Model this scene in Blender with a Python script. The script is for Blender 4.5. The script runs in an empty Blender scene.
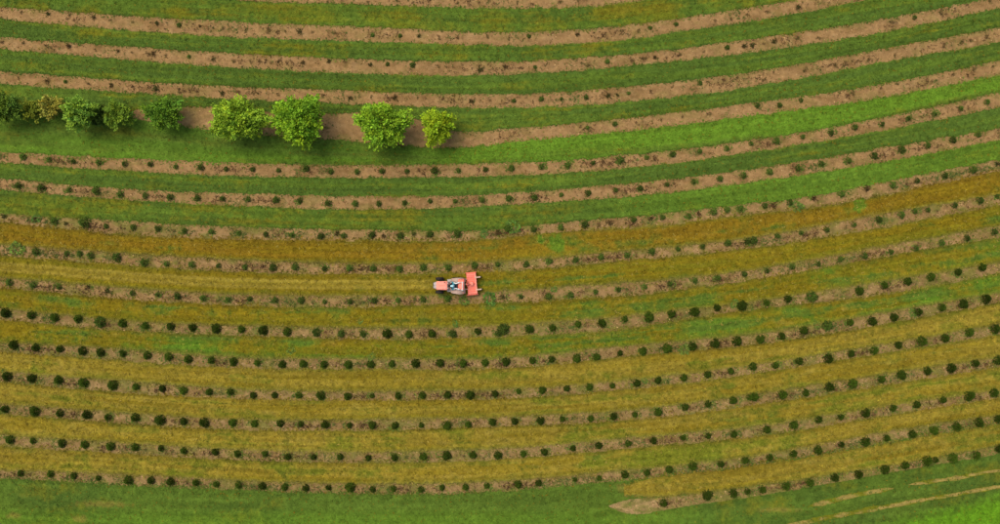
import bpy, bmesh, math, random
import numpy as np
from mathutils import Vector, Matrix

random.seed(7); RNG = np.random.default_rng(7)
scene = bpy.context.scene
R = math.radians
S = 0.09            # metres per photo pixel on the ground
H = 75.0            # flying height of the camera
CX, CY = 500.0, 262.0

# ---------------------------------------------------------------- camera, sky, sun, exposure
cam = bpy.data.cameras.new('camera'); cam_o = bpy.data.objects.new('camera', cam)
scene.collection.objects.link(cam_o)
cam.sensor_width = 36.0; cam.lens = 36.0 * H / (1000 * S)
cam.clip_start = 1.0; cam.clip_end = 2000.0
cam_o.location = (0, 0, H); cam_o.rotation_euler = (0, 0, 0)
scene.camera = cam_o

SUN_EL, SUN_AZ = R(60), R(310)      # azimuth clockwise from +Y: light comes from the upper left
world = bpy.data.worlds.new('World'); scene.world = world; world.use_nodes = True
wn = world.node_tree; wn.nodes.clear()
sky = wn.nodes.new('ShaderNodeTexSky'); sky.sky_type = 'NISHITA'; sky.sun_disc = False
sky.sun_elevation = SUN_EL; sky.sun_rotation = SUN_AZ
sky.air_density = 1.0; sky.dust_density = 6.0; sky.ozone_density = 0.5
bg = wn.nodes.new('ShaderNodeBackground'); bg.inputs['Strength'].default_value = 0.145
wo = wn.nodes.new('ShaderNodeOutputWorld')
wn.links.new(sky.outputs[0], bg.inputs[0]); wn.links.new(bg.outputs[0], wo.inputs[0])
sun = bpy.data.lights.new('sun', 'SUN'); sun.energy = 1.0; sun.angle = R(40); sun.color = (1.0, 0.93, 0.82)
sun_o = bpy.data.objects.new('sun', sun); scene.collection.objects.link(sun_o)
sd = Vector((math.sin(SUN_AZ) * math.cos(SUN_EL), math.cos(SUN_AZ) * math.cos(SUN_EL), math.sin(SUN_EL)))
sun_o.rotation_euler = sd.to_track_quat('Z', 'Y').to_euler(); sun_o.location = sd * 90
vs = scene.view_settings
vs.view_transform = 'Standard'; vs.look = 'None'; vs.exposure = 0.13; vs.gamma = 1.0; vs.use_curve_mapping = False
scene.cycles.filter_width = 1.5

# ---------------------------------------------------------------- helpers
def tag(o, label=None, cat=None, group=None, kind=None):
    if label: o['label'] = label
    if cat: o['category'] = cat
    if group: o['group'] = group
    if kind: o['kind'] = kind
    return o

def lin(r, g, b):
    f = lambda c: ((c / 255 + 0.055) / 1.055) ** 2.4 if c > 10 else c / 255 / 12.92
    return np.array([f(r), f(g), f(b)])

def link(name, me, parent=None, mat=None):
    o = bpy.data.objects.new(name, me); scene.collection.objects.link(o)
    if mat and not me.materials: me.materials.append(mat)
    if parent: o.parent = parent
    return o

def empty(name, loc, rz=0):
    o = bpy.data.objects.new(name, None); scene.collection.objects.link(o)
    o.location = loc; o.rotation_euler = (0, 0, rz); o.empty_display_size = 0.3
    return o

def np_mesh(name, verts, faces, cols=None, smooth=False):
    """verts (n,3); faces (m,k) with equal k"""
    me = bpy.data.meshes.new(name)
    n, (m, k) = len(verts), faces.shape
    me.vertices.add(n); me.vertices.foreach_set('co', np.ascontiguousarray(verts, dtype=np.float32).ravel())
    me.loops.add(m * k); me.loops.foreach_set('vertex_index', np.ascontiguousarray(faces, dtype=np.int32).ravel())
    me.polygons.add(m)
    me.polygons.foreach_set('loop_start', np.arange(0, m * k, k, dtype=np.int32))
    if smooth: me.polygons.foreach_set('use_smooth', np.ones(m, dtype=bool))
    me.update(calc_edges=True)
    if cols is not None:
        a = me.color_attributes.new('Col', 'FLOAT_COLOR', 'POINT')
        c = np.ones((n, 4), dtype=np.float32); c[:, :3] = cols
        a.data.foreach_set('color', c.ravel())
    return me

_tab = RNG.random((256, 256))
def vnoise(x, y, seed=0):
    x = np.asarray(x, float) + seed * 37.17; y = np.asarray(y, float) + seed * 91.73
    xi = np.floor(x).astype(int); yi = np.floor(y).astype(int)
    fx = x - xi; fy = y - yi; fx = fx * fx * (3 - 2 * fx); fy = fy * fy * (3 - 2 * fy)
    g = lambda a, b: _tab[a & 255, b & 255]
    return (g(xi, yi) * (1 - fx) + g(xi + 1, yi) * fx) * (1 - fy) + (g(xi, yi + 1) * (1 - fx) + g(xi + 1, yi + 1) * fx) * fy
def fbm(x, y, seed=0, o=3):
    s = 0; a = 1; t = 0
    for i in range(o):
        s = s + a * vnoise(x * 2 ** i, y * 2 ** i, seed + i * 5); t += a; a *= 0.55
    return s / t
def sstep(a, b, x):
    t = np.clip((x - a) / (b - a), 0, 1); return t * t * (3 - 2 * t)

def wx(px): return (px - CX) * S
def wy(py): return (CY - py) * S
def spot(px, py, h=0.0):
    """ground point under something seen at a pixel whose visible middle is h metres up"""
    k = 1 - h / H
    return wx(px) * k, wy(py) * k

# ---------------------------------------------------------------- materials
def new_mat(name):
    m = bpy.data.materials.new(name); m.use_nodes = True
    nt = m.node_tree; b = nt.nodes['Principled BSDF']
    return m, nt, b

def attr_mat(name, scale=6.0, amt=0.35, rough=0.95, bump=0.0, bscale=30.0, spec=0.04):
    """colour of the surface from its cover map, broken up by fine noise"""
    m, nt, b = new_mat(name)
    a = nt.nodes.new('ShaderNodeAttribute'); a.attribute_name = 'Col'
    tc = nt.nodes.new('ShaderNodeTexCoord')
    n = nt.nodes.new('ShaderNodeTexNoise'); n.inputs['Scale'].default_value = scale; n.inputs['Detail'].default_value = 4
    nt.links.new(tc.outputs['Object'], n.inputs['Vector'])
    mr = nt.nodes.new('ShaderNodeMapRange'); mr.inputs[1].default_value = 0.25; mr.inputs[2].default_value = 0.75
    mr.inputs[3].default_value = 1 - amt; mr.inputs[4].default_value = 1 + amt
    nt.links.new(n.outputs[0], mr.inputs[0])
    mx = nt.nodes.new('ShaderNodeVectorMath'); mx.operation = 'SCALE'
    nt.links.new(a.outputs['Color'], mx.inputs[0]); nt.links.new(mr.outputs[0], mx.inputs['Scale'])
    nt.links.new(mx.outputs[0], b.inputs['Base Color'])
    b.inputs['Roughness'].default_value = rough; b.inputs['Specular IOR Level'].default_value = spec
    if bump:
        bp = nt.nodes.new('ShaderNodeBump'); bp.inputs['Strength'].default_value = bump; bp.inputs['Distance'].default_value = 0.05
        n2 = nt.nodes.new('ShaderNodeTexNoise'); n2.inputs['Scale'].default_value = bscale; n2.inputs['Detail'].default_value = 3
        nt.links.new(tc.outputs['Object'], n2.inputs['Vector']); nt.links.new(n2.outputs[0], bp.inputs['Height'])
        nt.links.new(bp.outputs[0], b.inputs['Normal'])
    return m

def leaf_mat(name, c1, c2, jitter=True):
    """foliage: tint differs from plant to plant (object random) and leaf to leaf (Col)"""
    m, nt, b = new_mat(name)
    oi = nt.nodes.new('ShaderNodeObjectInfo')
    mix = nt.nodes.new('ShaderNodeMix'); mix.data_type = 'RGBA'
    mix.inputs[6].default_value = (*c1, 1); mix.inputs[7].default_value = (*c2, 1)
    nt.links.new(oi.outputs['Random'], mix.inputs[0])
    a = nt.nodes.new('ShaderNodeAttribute'); a.attribute_name = 'Col'
    mm = nt.nodes.new('ShaderNodeVectorMath'); mm.operation = 'MULTIPLY'
    nt.links.new(mix.outputs[2], mm.inputs[0]); nt.links.new(a.outputs['Color'], mm.inputs[1])
    nt.links.new(mm.outputs[0], b.inputs['Base Color'])
    b.inputs['Roughness'].default_value = 0.75; b.inputs['Specular IOR Level'].default_value = 0.06
    return m

def paint(name, col, rough=0.5, metal=0.0, var=0.12, scale=9.0, spec=0.5, dirt=None):
    m, nt, b = new_mat(name)
    tc = nt.nodes.new('ShaderNodeTexCoord')
    n = nt.nodes.new('ShaderNodeTexNoise'); n.inputs['Scale'].default_value = scale; n.inputs['Detail'].default_value = 5
    nt.links.new(tc.outputs['Object'], n.inputs['Vector'])
    rp = nt.nodes.new('ShaderNodeValToRGB')
    d = dirt if dirt is not None else [c * (1 - var * 2) for c in col]
    rp.color_ramp.elements[0].position = 0.28; rp.color_ramp.elements[0].color = (*d, 1)
    rp.color_ramp.elements[1].position = 0.5; rp.color_ramp.elements[1].color = (*col, 1)
    nt.links.new(n.outputs[0], rp.inputs[0]); nt.links.new(rp.outputs[0], b.inputs['Base Color'])
    b.inputs['Roughness'].default_value = rough; b.inputs['Metallic'].default_value = metal
    b.inputs['Specular IOR Level'].default_value = spec
    return m

M = {}
M['grass'] = attr_mat('mown_grass', 5.0, 0.22, bump=0.6, bscale=14)
M['blades'] = attr_mat('grass_blades', 1.5, 0.12, rough=0.8)
M['soil'] = attr_mat('bare_soil', 4.0, 0.16, bump=0.5, bscale=11)
M['clod'] = attr_mat('clods', 9.0, 0.15)
M['shrub'] = leaf_mat('evergreen_needles', lin(44, 58, 12), lin(62, 84, 20))
M['seedling'] = leaf_mat('seedling_needles', lin(56, 72, 24), lin(78, 102, 36))
M['withered'] = leaf_mat('withered_twigs', lin(78, 58, 34), lin(66, 66, 30))
M['weed'] = leaf_mat('weed_leaves', lin(98, 118, 48), lin(78, 110, 44))
M['bark'] = paint('bark', (0.10, 0.07, 0.045), 0.9, var=0.3, scale=14, spec=0.1)
M['dry'] = attr_mat('dead_weeds', 9.0, 0.2)

# ---------------------------------------------------------------- plant rows: bare soil strips (pixel x, upper edge, lower edge)
ROWS = {
 1: [(0,6,19),(250,22,38),(375,27,42),(500,32,45.5),(625,25,40),(687,16.5,31),(750,7,21.5),(867,-14,0),(1000,-39,-25)],
 2: [(0,37,49),(250,54,68.5),(375,59.5,74),(500,61,75),(625,54,66.5),(750,39,52.5),(875,20,34),(1000,-4,8)],
 3: [(0,71,84),(250,87,100),(375,91,105),(500,94,108),(625,86.5,102),(750,71.5,87),(875,50,64),(1000,27.5,42.5)],
 4: [(120,109,119),(150,108,121),(185,106,127),(215,107,131),(335,113,140),(420,119,147),(460,131,148),(500,129.5,144),(600,121,134),(640,116.5,130),(750,103,116),(875,85,99),(1000,60,75)],
 5: [(0,152,163),(125,158,171),(250,163,176.5),(375,164.5,178),(500,163,176),(625,155,168.5),(750,140,152.5),(875,118.5,132),(1000,92,107)],
 6: [(0,178.5,190),(125,188.5,200),(250,193.5,206.5),(375,196,210),(500,193.5,205),(625,183.5,197),(750,169,182.5),(875,149,163.5),(1000,128.5,140)],
 7: [(0,213.5,222),(125,221,235),(250,227,240),(375,230,241),(500,228.5,238.5),(562,222,232),(625,217,229),(750,203.5,214.5),(812,196,208),(875,183.5,197),(1000,160,171)],
 8: [(0,245,256),(125,253.5,265),(250,260.5,272.5),(375,264,274),(500,261.5,271.5),(625,251,261),(750,238,248.5),(875,215,229),(1000,195,205)],
 9: [(0,278,288),(125,288,299.5),(250,295,306),(375,296,307),(450,295,304),(500,291.5,303),(625,283,296),(750,270,280.5),(875,248,258.5),(1000,226,237)],
 10:[(0,308,319.5),(125,321,331),(250,326,336),(375,328,340),(500,325.5,337),(625,316,329),(750,302,310),(875,283,296),(1000,263,273)],
 11:[(0,343,352),(125,349.5,361),(250,358,369),(375,358.5,369.5),(500,358.5,369),(625,346,357),(750,335,345.5),(875,314.5,326),(1000,293,303)],
 12:[(0,372,382),(125,381,393),(250,390,399.5),(375,391.5,400.5),(500,389.5,399),(625,381,390),(750,365.5,374.5),(875,346,354.5),(1000,324.5,334.5)],
 13:[(0,404,414),(125,413,424),(250,420,430.5),(375,420,430.5),(500,417,427),(625,410.5,421),(750,395,406),(875,376,387),(1000,357,367)],
 14:[(0,435.5,447),(125,443,454),(250,450,461),(375,452,463),(500,449,460),(625,438,449),(750,427,437.5),(875,408,418),(1000,390,398)],
 15:[(0,470.5,478),(125,474.5,485.5),(250,481,491),(375,484,495),(500,481.5,492),(625,470.5,480.5),(750,456.5,466.5),(875,434,445.5),(1000,415.5,424)],
 16:[(609,505,507),(622,501,512.5),(660,497,511),(750,487,497),(875,468,475.5),(1000,445.5,454)],
}
def spline(xs, ys):
    """natural cubic through the points, straight beyond the ends"""
    xs = np.array(xs, float); ys = np.array(ys, float); n = len(xs); h = np.diff(xs)
    A = np.eye(n); b = np.zeros(n)
    for i in range(1, n - 1):
        A[i, i-1] = h[i-1]; A[i, i] = 2 * (h[i-1] + h[i]); A[i, i+1] = h[i]
        b[i] = 6 * ((ys[i+1] - ys[i]) / h[i] - (ys[i] - ys[i-1]) / h[i-1])
    m = np.linalg.solve(A, b)
    def f(x):
        x = np.asarray(x, float); xc = np.clip(x, xs[0], xs[-1])
        i = np.clip(np.searchsorted(xs, xc, side='right') - 1, 0, n - 2)
        a, c, hh = xs[i], xs[i+1], h[i]
        y = (m[i] * (c - xc) ** 3 + m[i+1] * (xc - a) ** 3) / (6 * hh) + (ys[i] / hh - m[i] * hh / 6) * (c - xc) + (ys[i+1] / hh - m[i+1] * hh / 6) * (xc - a)
        s0 = (ys[1] - ys[0]) / h[0]; s1 = (ys[-1] - ys[-2]) / h[-1]
        return y + np.where(x < xs[0], (x - xs[0]) * s0, 0) + np.where(x > xs[-1], (x - xs[-1]) * s1, 0)
    return f
TOP, BOT = {}, {}
for r, d in ROWS.items():
    xs = [p[0] for p in d]
    TOP[r] = spline(xs, [p[1] for p in d]); BOT[r] = spline(xs, [p[2] for p in d])
for r, dy in ((0, 37), (-1, 72), (-2, 107)):
    TOP[r] = (lambda d: lambda x: TOP[1](x) - d)(dy); BOT[r] = (lambda d: lambda x: BOT[1](x) - d)(dy)
TOP[17] = lambda x: np.asarray(x) * 0 + 680.0

# ---------------------------------------------------------------- colours of the ground cover
C = {k: lin(*v) for k, v in dict(
    green=(84, 107, 35), dark=(74, 97, 35), bright=(89, 122, 33), olive=(104, 107, 26), ochre=(118, 104, 22),
    yellow=(134, 119, 41), orange=(123, 100, 25), straw=(152, 136, 62), lime=(92, 138, 26), soil=(145, 115, 74),
    soil_d=(114, 88, 50), soil_l=(166, 137, 94), soil_o=(136, 113, 70), soil_g=(104, 106, 46), ogreen=(104, 110, 30), brown=(98, 84, 26)).items()}
def mixc(a, b, t):
    t = np.asarray(t)[..., None]; return a * (1 - t) + b * t
# per alley: dryness along x (0 green .. 1 ochre), green family, dry family
ALLEY = {
 -2:([(0,.2),(1000,.2)],'green','olive'), -1:([(0,.3),(1000,.25)],'green','olive'),
 0:([(0,.30),(300,.45),(700,.55),(1000,.3)],'green','olive'),
 1:([(0,.15),(250,.3),(450,.1),(560,.3),(750,.15),(1000,.2)],'dark','olive'),
 2:([(0,.1),(500,.15),(1000,.15)],'dark','olive'),
 3:([(0,.15),(500,.15),(560,.1),(1000,.2)],'dark','olive'),
 4:([(0,.2),(400,.15),(560,.05),(1000,.12)],'bright','olive'),
 5:([(0,.15),(1000,.1)],'dark','olive'),
 6:([(0,.35),(300,.35),(480,.3),(600,.1),(800,.12),(1000,.25)],'green','olive'),
 7:([(0,.98),(300,.95),(480,.9),(560,.65),(640,.95),(820,.95),(862,.75),(900,.95),(1000,.9)],'green','orange'),
 8:([(0,.9),(500,.95),(700,.92),(1000,.85)],'green','ochre'),
 9:([(0,.85),(140,.75),(250,.8),(460,.85),(520,.7),(650,.62),(800,.6),(920,.5),(1000,.4)],'green','ochre'),
 10:([(0,.85),(120,.7),(160,.25),(215,.2),(245,.75),(300,.35),(340,.6),(400,.5),(460,.7),(510,.5),(545,.25),(600,.7),(670,.5),(700,.35),(760,.65),(820,.45),(880,.6),(930,.25),(1000,.3)],'green','ochre'),
 11:([(0,.95),(380,.85),(560,.9),(850,.9),(1000,.8)],'ogreen','yellow'),
 12:([(0,.95),(500,.85),(1000,.85)],'ogreen','yellow'),
 13:([(0,.95),(300,.9),(600,.8),(860,.6),(1000,.55)],'ogreen','yellow'),
 14:([(0,.92),(400,.85),(520,.7),(680,.55),(760,.5),(850,.85),(1000,.8)],'ogreen','yellow'),
 15:([(600,.9),(700,.95),(1000,.85)],'ogreen','yellow'),
 16:([(0,.12),(1000,.1)],'green','olive'),
}
def grass_col(k, px, py, t):
    dry, gf, df = ALLEY[k]
    d = np.interp(px, [p[0] for p in dry], [p[1] for p in dry])
    streak = fbm(px * 0.012, t * 5.0, 3 + k, 3)                # mowing lines run along the alley
    blotch = fbm(px * 0.035, py * 0.06, 40 + k, 3)
    fine = fbm(px * 0.28, py * 0.28, 80, 2)
    w = sstep(0.18, 0.82, d + (blotch - 0.5) * 1.1 + (streak - 0.5) * (0.6 if k < 8 else 1.1) + (fine - .5) * .45 - (.10 if k >= 11 and k < 16 else 0))
    if k <= 6 or k == 16: w = w * 0.75
    g = mixc(C[gf], C['green'] if gf != 'green' else (C['dark'] if k < 7 or k == 16 else C['bright']), sstep(.35, .7, streak))
    y = mixc(C[df], C['ochre'] if df != 'ochre' else C['olive'], sstep(.4, .75, streak) * 0.6)
    y = mixc(y, C['straw'], sstep(.60, .85, fbm(px * .06, py * .12, 120 + k)) * (0.35 if k >= 10 else .12))
    y = mixc(y, C['orange'], sstep(.60, .8, fbm(px * .11, py * .16, 150 + k)) * .28)
    c = mixc(g, y, w)
    edge = np.minimum(t, 1 - t)
    if 7 <= k <= 15:
        c = mixc(c, C['green'], (1 - sstep(.0, .13, edge)) * .55 * sstep(.35, .6, fbm(px * .02, t * 3, 200 + k)))
        c = mixc(c, C['olive'], (1 - sstep(.1, .3, 1 - t)) * .35)
        c = mixc(c, C['brown'], (1 - sstep(.04, .2, t)) * .5)
        c = mixc(c, C['soil_o'] * .5 + C['olive'] * .5, (1 - sstep(.0, .16, 1 - t)) * .6)
    else:
        c = mixc(c, C['dark'], (1 - sstep(.0, .18, edge)) * .35)
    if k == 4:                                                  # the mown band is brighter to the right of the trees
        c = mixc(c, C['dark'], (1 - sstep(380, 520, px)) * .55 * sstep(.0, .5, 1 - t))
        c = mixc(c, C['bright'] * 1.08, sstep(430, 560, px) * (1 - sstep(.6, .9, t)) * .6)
    if k == 6: c = mixc(c, C['bright'], sstep(560, 720, px) * .55)
    if k == 7:
        for (gx, gy, gr) in ((860, 205, 8), (557, 244, 10), (540, 240, 5)):
            q = np.hypot(px - gx, (py - gy)) / gr + (fine - .5)
            c = mixc(c, C['bright'], (1 - sstep(.6, 1.1, q)) * .8)
    if k == 8:                                                  # swath already cut on the left of the tractor
        on = 1 - sstep(428, 438, px)
        c = mixc(c, C['yellow'] * 1.08, on * sstep(.22, .30, t) * (1 - sstep(.66, .76, t)) * .75)
        for q in (.34, .62): c = mixc(c, C['straw'], on * np.exp(-((t - q) / .05) ** 2) * .28)
        for q in (.24, .48, .74): c = mixc(c, C['brown'], on * np.exp(-((t - q) / .04) ** 2) * .32)
    if k == 16:                                                 # lawn below the last row
        c = mixc(c, C['bright'], sstep(505, 520, py) * (1 - sstep(500, 900, px)) * .6)
        c = mixc(c, C['lime'], sstep(-8, 14, py - (527 - (px - 875) * .26) + (fine - .5) * 10) * sstep(790, 880, px) * .9)
        for (gx, gy, rx, ry) in ((105, 504, 34, 4), (14, 515, 8, 4), (80, 519, 9, 4), (635, 488, 25, 5), (780, 510, 28, 3)):
            q = np.hypot((px - gx) / rx, (py - gy) / ry) + (fine - .5) * 1.2
            c = mixc(c, C['straw'] * .8, (1 - sstep(.4, 1.1, q)) * .5)
    line = fbm(px * .006, t * (13.0 if k < 16 else 60.), 900 + k, 2)
    return c * ((0.72 + 0.56 * fine) * (.78 + .44 * line))[..., None]
def soil_col(r, px, py, t):
    a = fbm(px * .05, py * .12, 300 + r); f = fbm(px * .3, py * .3, 330, 2)
    base = C['soil'] if r <= 6 else (C['soil'] * .55 + C['soil_o'] * .45 if r <= 9 else C['soil_o'])
    c = mixc(base, C['soil_d'], sstep(.5, .75, a) * .5)
    c = mixc(c, C['soil_l'], sstep(.55, .8, fbm(px * .16, py * .25, 360 + r)) * .4)
    if r == 16: c = mixc(c, C['soil_l'], (1 - sstep(650, 672, px)) * .8)
    gr = (.18 if r <= 4 else .22 if r <= 6 else .45)            # thin green cover creeping in
    c = mixc(c, C['soil_g'], sstep(.48, .75, fbm(px * .07, py * .15, 390 + r)) * gr * 1.6)
    e = np.minimum(t, 1 - t)
    c = mixc(c, C['soil_g'], (1 - sstep(0, .33, e)) * (.3 if r < 7 else .42))
    return c * (.74 + .52 * f)[..., None]

# ---------------------------------------------------------------- the ground
X0, X1 = -170, 1170
gm = np_mesh('ground', np.array([[-400, -400, -.06], [400, -400, -.06], [400, 400, -.06], [-400, 400, -.06]]),
             np.array([[0, 1, 2, 3]]), np.tile(C['green'] * .95, (4, 1)))
tag(link('ground', gm, None, M['grass']), 'green grassland around the planted rows', 'ground', kind='structure')

def band(name, xs, yt, yb, nv, colf, zf, mat, label, cat):
    t = np.linspace(0, 1, nv)
    PX = np.repeat(xs[:, None], nv, 1); T = np.repeat(t[None, :], len(xs), 0)
    PY = yt[:, None] * (1 - T) + yb[:, None] * T
    Z = zf(PX, PY, T)
    v = np.stack([wx(PX), wy(PY), Z], -1).reshape(-1, 3)
    i = np.arange(len(xs) - 1)[:, None] * nv + np.arange(nv - 1)[None, :]
    f = np.stack([i, i + 1, i + nv + 1, i + nv], -1).reshape(-1, 4)
    me = np_mesh(name, v, f[:, ::1], colf(PX, PY, T).reshape(-1, 3), smooth=True)
    return tag(link(name, me, None, mat), label, cat, kind='structure')

def rag(x, seed, a=1.6):
    return (fbm(x * .12, x * 0 + seed * 7.7, 500 + seed, 4) - .5) * 2 * a + (vnoise(x * .9, x * 0, 520 + seed) - .5) * a * .9

ORD = ['zeroth', 'first', 'second', 'third', 'fourth', 'fifth', 'sixth', 'seventh', 'eighth']
def row_phrase(r):
    if r <= 0: return 'cut-off row at the top edge'
    if r in (1, 2): return ('third' if r == 1 else 'second') + ' row above the leafy trees'
    if r == 3: return 'row just above the leafy trees'
    if r == 4: return 'row of leafy trees'
    if r == 5: return 'row just below the leafy trees'
    if r in (6, 7): return ORD[r - 4] + ' row below the leafy trees'
    if r == 8: return 'row just above the tractor'
    if r == 9: return 'row just below the tractor'
    if r <= 14: return ORD[r - 8] + ' row below the tractor'
    return 'lowest full row' if r == 15 else 'short bottom row'

for r in sorted(BOT):
    xa = {4: 118, 16: 609}.get(r, X0)
    xs = np.arange(xa, X1 + 1, 1.5)
    thick = sstep(xa - 1, xa + 40, xs) if xa > X0 else 1
    pad = 2.2
    yt = TOP[r](xs) - pad; yb = BOT[r](xs) + pad
    zb = 0.0
    if r == 16:
        yt = TOP[r](xs) + rag(xs, 61, 1.0); yb = BOT[r](xs) + rag(xs, 62, 1.0); zb = 0.055
    band('soil_strip', xs, yt, yb, 14, lambda a, b, t, r=r: soil_col(r, a, b, t),
         lambda a, b, t, zb=zb: zb + 0.02 * fbm(a * .3, b * .3, 600, 2) - .012, M['soil'],
         'strip of bare brown soil along the ' + row_phrase(r) if r > -1 else 'strip of bare brown soil beyond the top edge', 'soil strip')

ALLEY_EDGE = {}
for k in range(-2, 17):
    xs = np.arange(X0, X1 + 1, 1.2)
    if k == 15: xs = np.arange(624, X1 + 1, 1.2)
    top = BOT[k](xs) if k != 16 else BOT[15](xs)
    bot = TOP[k + 1](xs)
    zb = 0.04 if k != 15 else 0.085
    if k == 3:
        bot = np.where(xs < 200, np.minimum(bot, 1e3), bot)
        left = TOP[4](xs) * 0 + np.interp(xs, [-200, 0, 120, 190], [108, 113, 116, 117])
        bot = left * (1 - sstep(120, 138, xs)) + bot * sstep(120, 138, xs)
    if k == 4:
        left = np.interp(xs, [-200, 0, 120, 190], [107, 112, 115, 116])
        top = left * (1 - sstep(120, 138, xs)) + top * sstep(120, 138, xs)
    yt = top + rag(xs, k * 2 + 10); yb = bot + rag(xs, k * 2 + 11)
    if k == 15:
        g = sstep(620, 660, xs); mid = (yt + yb) / 2
        yt = mid + (yt - mid) * (.5 + .5 * g); yb = mid + (yb - mid) * (.5 + .5 * g)
    ALLEY_EDGE[k] = (xs, yt, yb)
    nv = 26 if k < 16 else 110
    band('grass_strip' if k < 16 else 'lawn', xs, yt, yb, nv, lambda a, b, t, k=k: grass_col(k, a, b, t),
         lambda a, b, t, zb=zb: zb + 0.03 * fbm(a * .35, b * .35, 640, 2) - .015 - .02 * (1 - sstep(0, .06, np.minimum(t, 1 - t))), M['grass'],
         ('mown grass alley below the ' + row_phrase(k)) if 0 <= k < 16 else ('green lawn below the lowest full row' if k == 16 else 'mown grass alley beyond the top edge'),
         'grass')

# worn pale wheel tracks in the lawn at lower right
def track(pts, w, seed, label):
    xs = np.arange(pts[0][0], pts[-1][0] + .1, 1.0)
    yc = np.interp(xs, [p[0] for p in pts], [p[1] for p in pts])
    ww = w * (.5 + .5 * sstep(0, 18, xs - xs[0])) * (.45 + .9 * fbm(xs * .06, xs * 0, 700 + seed)) * sstep(-1, 8, xs - xs[0])
    if pts[-1][0] < 1000: ww = ww * sstep(-1, 10, xs[-1] - xs)
    band('dirt_track', xs, yc - ww + rag(xs, seed, .7), yc + ww + rag(xs, seed + 1, .7), 7,
         lambda a, b, t: mixc(C['soil_l'] * .5 + C['straw'] * .5, C['olive'], np.clip(.3 + sstep(.42, .68, fbm(a * .09, b * .3, 720)) * .7 + (1 - sstep(0, .35, np.minimum(t, 1 - t))) * .4, 0, 1)) * (.75 + .5 * fbm(a * .4, b * .4, 730, 2))[..., None],
         lambda a, b, t: .062 + .006 * fbm(a * .5, b * .5, 740, 2), M['soil'], label, 'dirt track')
track([(806, 507), (826, 502), (850, 496), (894, 488)], 2.6, 1, 'short worn dirt track in the lawn below the short bottom row')
track([(908, 484.5), (950, 479), (1000, 470), (1160, 440)], 2.4, 3, 'worn dirt track leading to the right edge nearest the short bottom row')
track([(780, 527), (815, 520), (880, 507.5), (940, 497), (1000, 486.5), (1160, 457)], 2.5, 5, 'long worn dirt track crossing the lower right corner')

# ---------------------------------------------------------------- grass tufts (stuff)
def tufts(name, k_list, per_m2, label, size=1.0, blades=3):
    V, Cc = [], []
    for k in k_list:
        xs, yt, yb = ALLEY_EDGE[k]
        x0, x1 = max(xs[0], -40), min(xs[-1], 1040)
        ymax = 560
        yb_ = np.minimum(yb, ymax)
        area = np.sum(np.clip(yb_ - yt, 0, None)) * (xs[1] - xs[0]) * S * S * (x1 - x0) / (xs[-1] - xs[0])
        n = int(area * per_m2)
        px = RNG.uniform(x0, x1, n); t = RNG.random(n) * 1.0; eg = RNG.random(n) < (.16 if k < 7 or k == 16 else .24)
        t = np.where(eg, np.where(RNG.random(n) < .5, -1, 1) * (.5 + np.abs(RNG.normal(0, .065 if k < 7 else .10, n))) + .5, t)
        if k == 16: t = np.where(t > 1, RNG.random(n), np.where(t < 0, t * .25, t))
        a = np.interp(px, xs, yt); b = np.interp(px, xs, yb_)
        py = a + (b - a) * t
        tt = np.clip(t, 0, 1)
        if k == 16: tt = np.clip((py - a) / np.maximum(np.interp(px, xs, yb) - a, 1), 0, 1)
        col = grass_col(k, px, py, tt) * RNG.uniform(.55, 1.5, n)[:, None]
        col[:, 0] *= RNG.uniform(.93, 1.08, n)
        if 7 <= k <= 15:      # pale seed heads among the dry grass
            col = np.where((RNG.random(n) < .07)[:, None], C['straw'] * RNG.uniform(.8, 1.1, n)[:, None], col)
        else: col = np.where((RNG.random(n) < .05)[:, None], C['orange'] * RNG.uniform(.6, 1.2, n)[:, None], col)
        z = np.where((t < 0) | (t > 1), .004, .035) + (.045 if k == 15 else 0)
        if k == 16: z = np.where((px > 790) & (RNG.random(n) < .62), .066, z)
        sz = RNG.uniform(.5, 1.25, n) * size
        for j in range(blades):
            an = RNG.uniform(0, 2 * math.pi, n); ln = sz * RNG.uniform(.05, .13, n); h = sz * RNG.uniform(.02, .075, n)
            w = ln * .32
            cx, cy = wx(px), wy(py); dx, dy = np.cos(an), np.sin(an)
            ox, oy = RNG.normal(0, .025, n), RNG.normal(0, .025, n)
            p0 = np.stack([cx + ox - dy * w, cy + oy + dx * w, z + 0 * cx], -1)
            p1 = np.stack([cx + ox + dy * w, cy + oy - dx * w, z + 0 * cx], -1)
            p2 = np.stack([cx + ox + dx * ln, cy + oy + dy * ln, z + h], -1)
            V.append(np.stack([p0, p1, p2], 1).reshape(-1, 3)); Cc.append(np.repeat(col, 3, 0))
    V = np.concatenate(V); Cc = np.concatenate(Cc)
    me = np_mesh(name, V, np.arange(len(V)).reshape(-1, 3), Cc)
    return tag(link(name, me, None, M['blades']), label, 'grass', kind='stuff')
tufts('green_grass', list(range(0, 7)), 75, 'short green grass of the upper mown alleys')
tufts('dry_grass', list(range(7, 16)), 80, 'dry yellow-brown grass of the lower alleys', 1.1)
tufts('lawn_grass', [16], 60, 'short green grass of the lawn at the bottom', .9)

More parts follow.
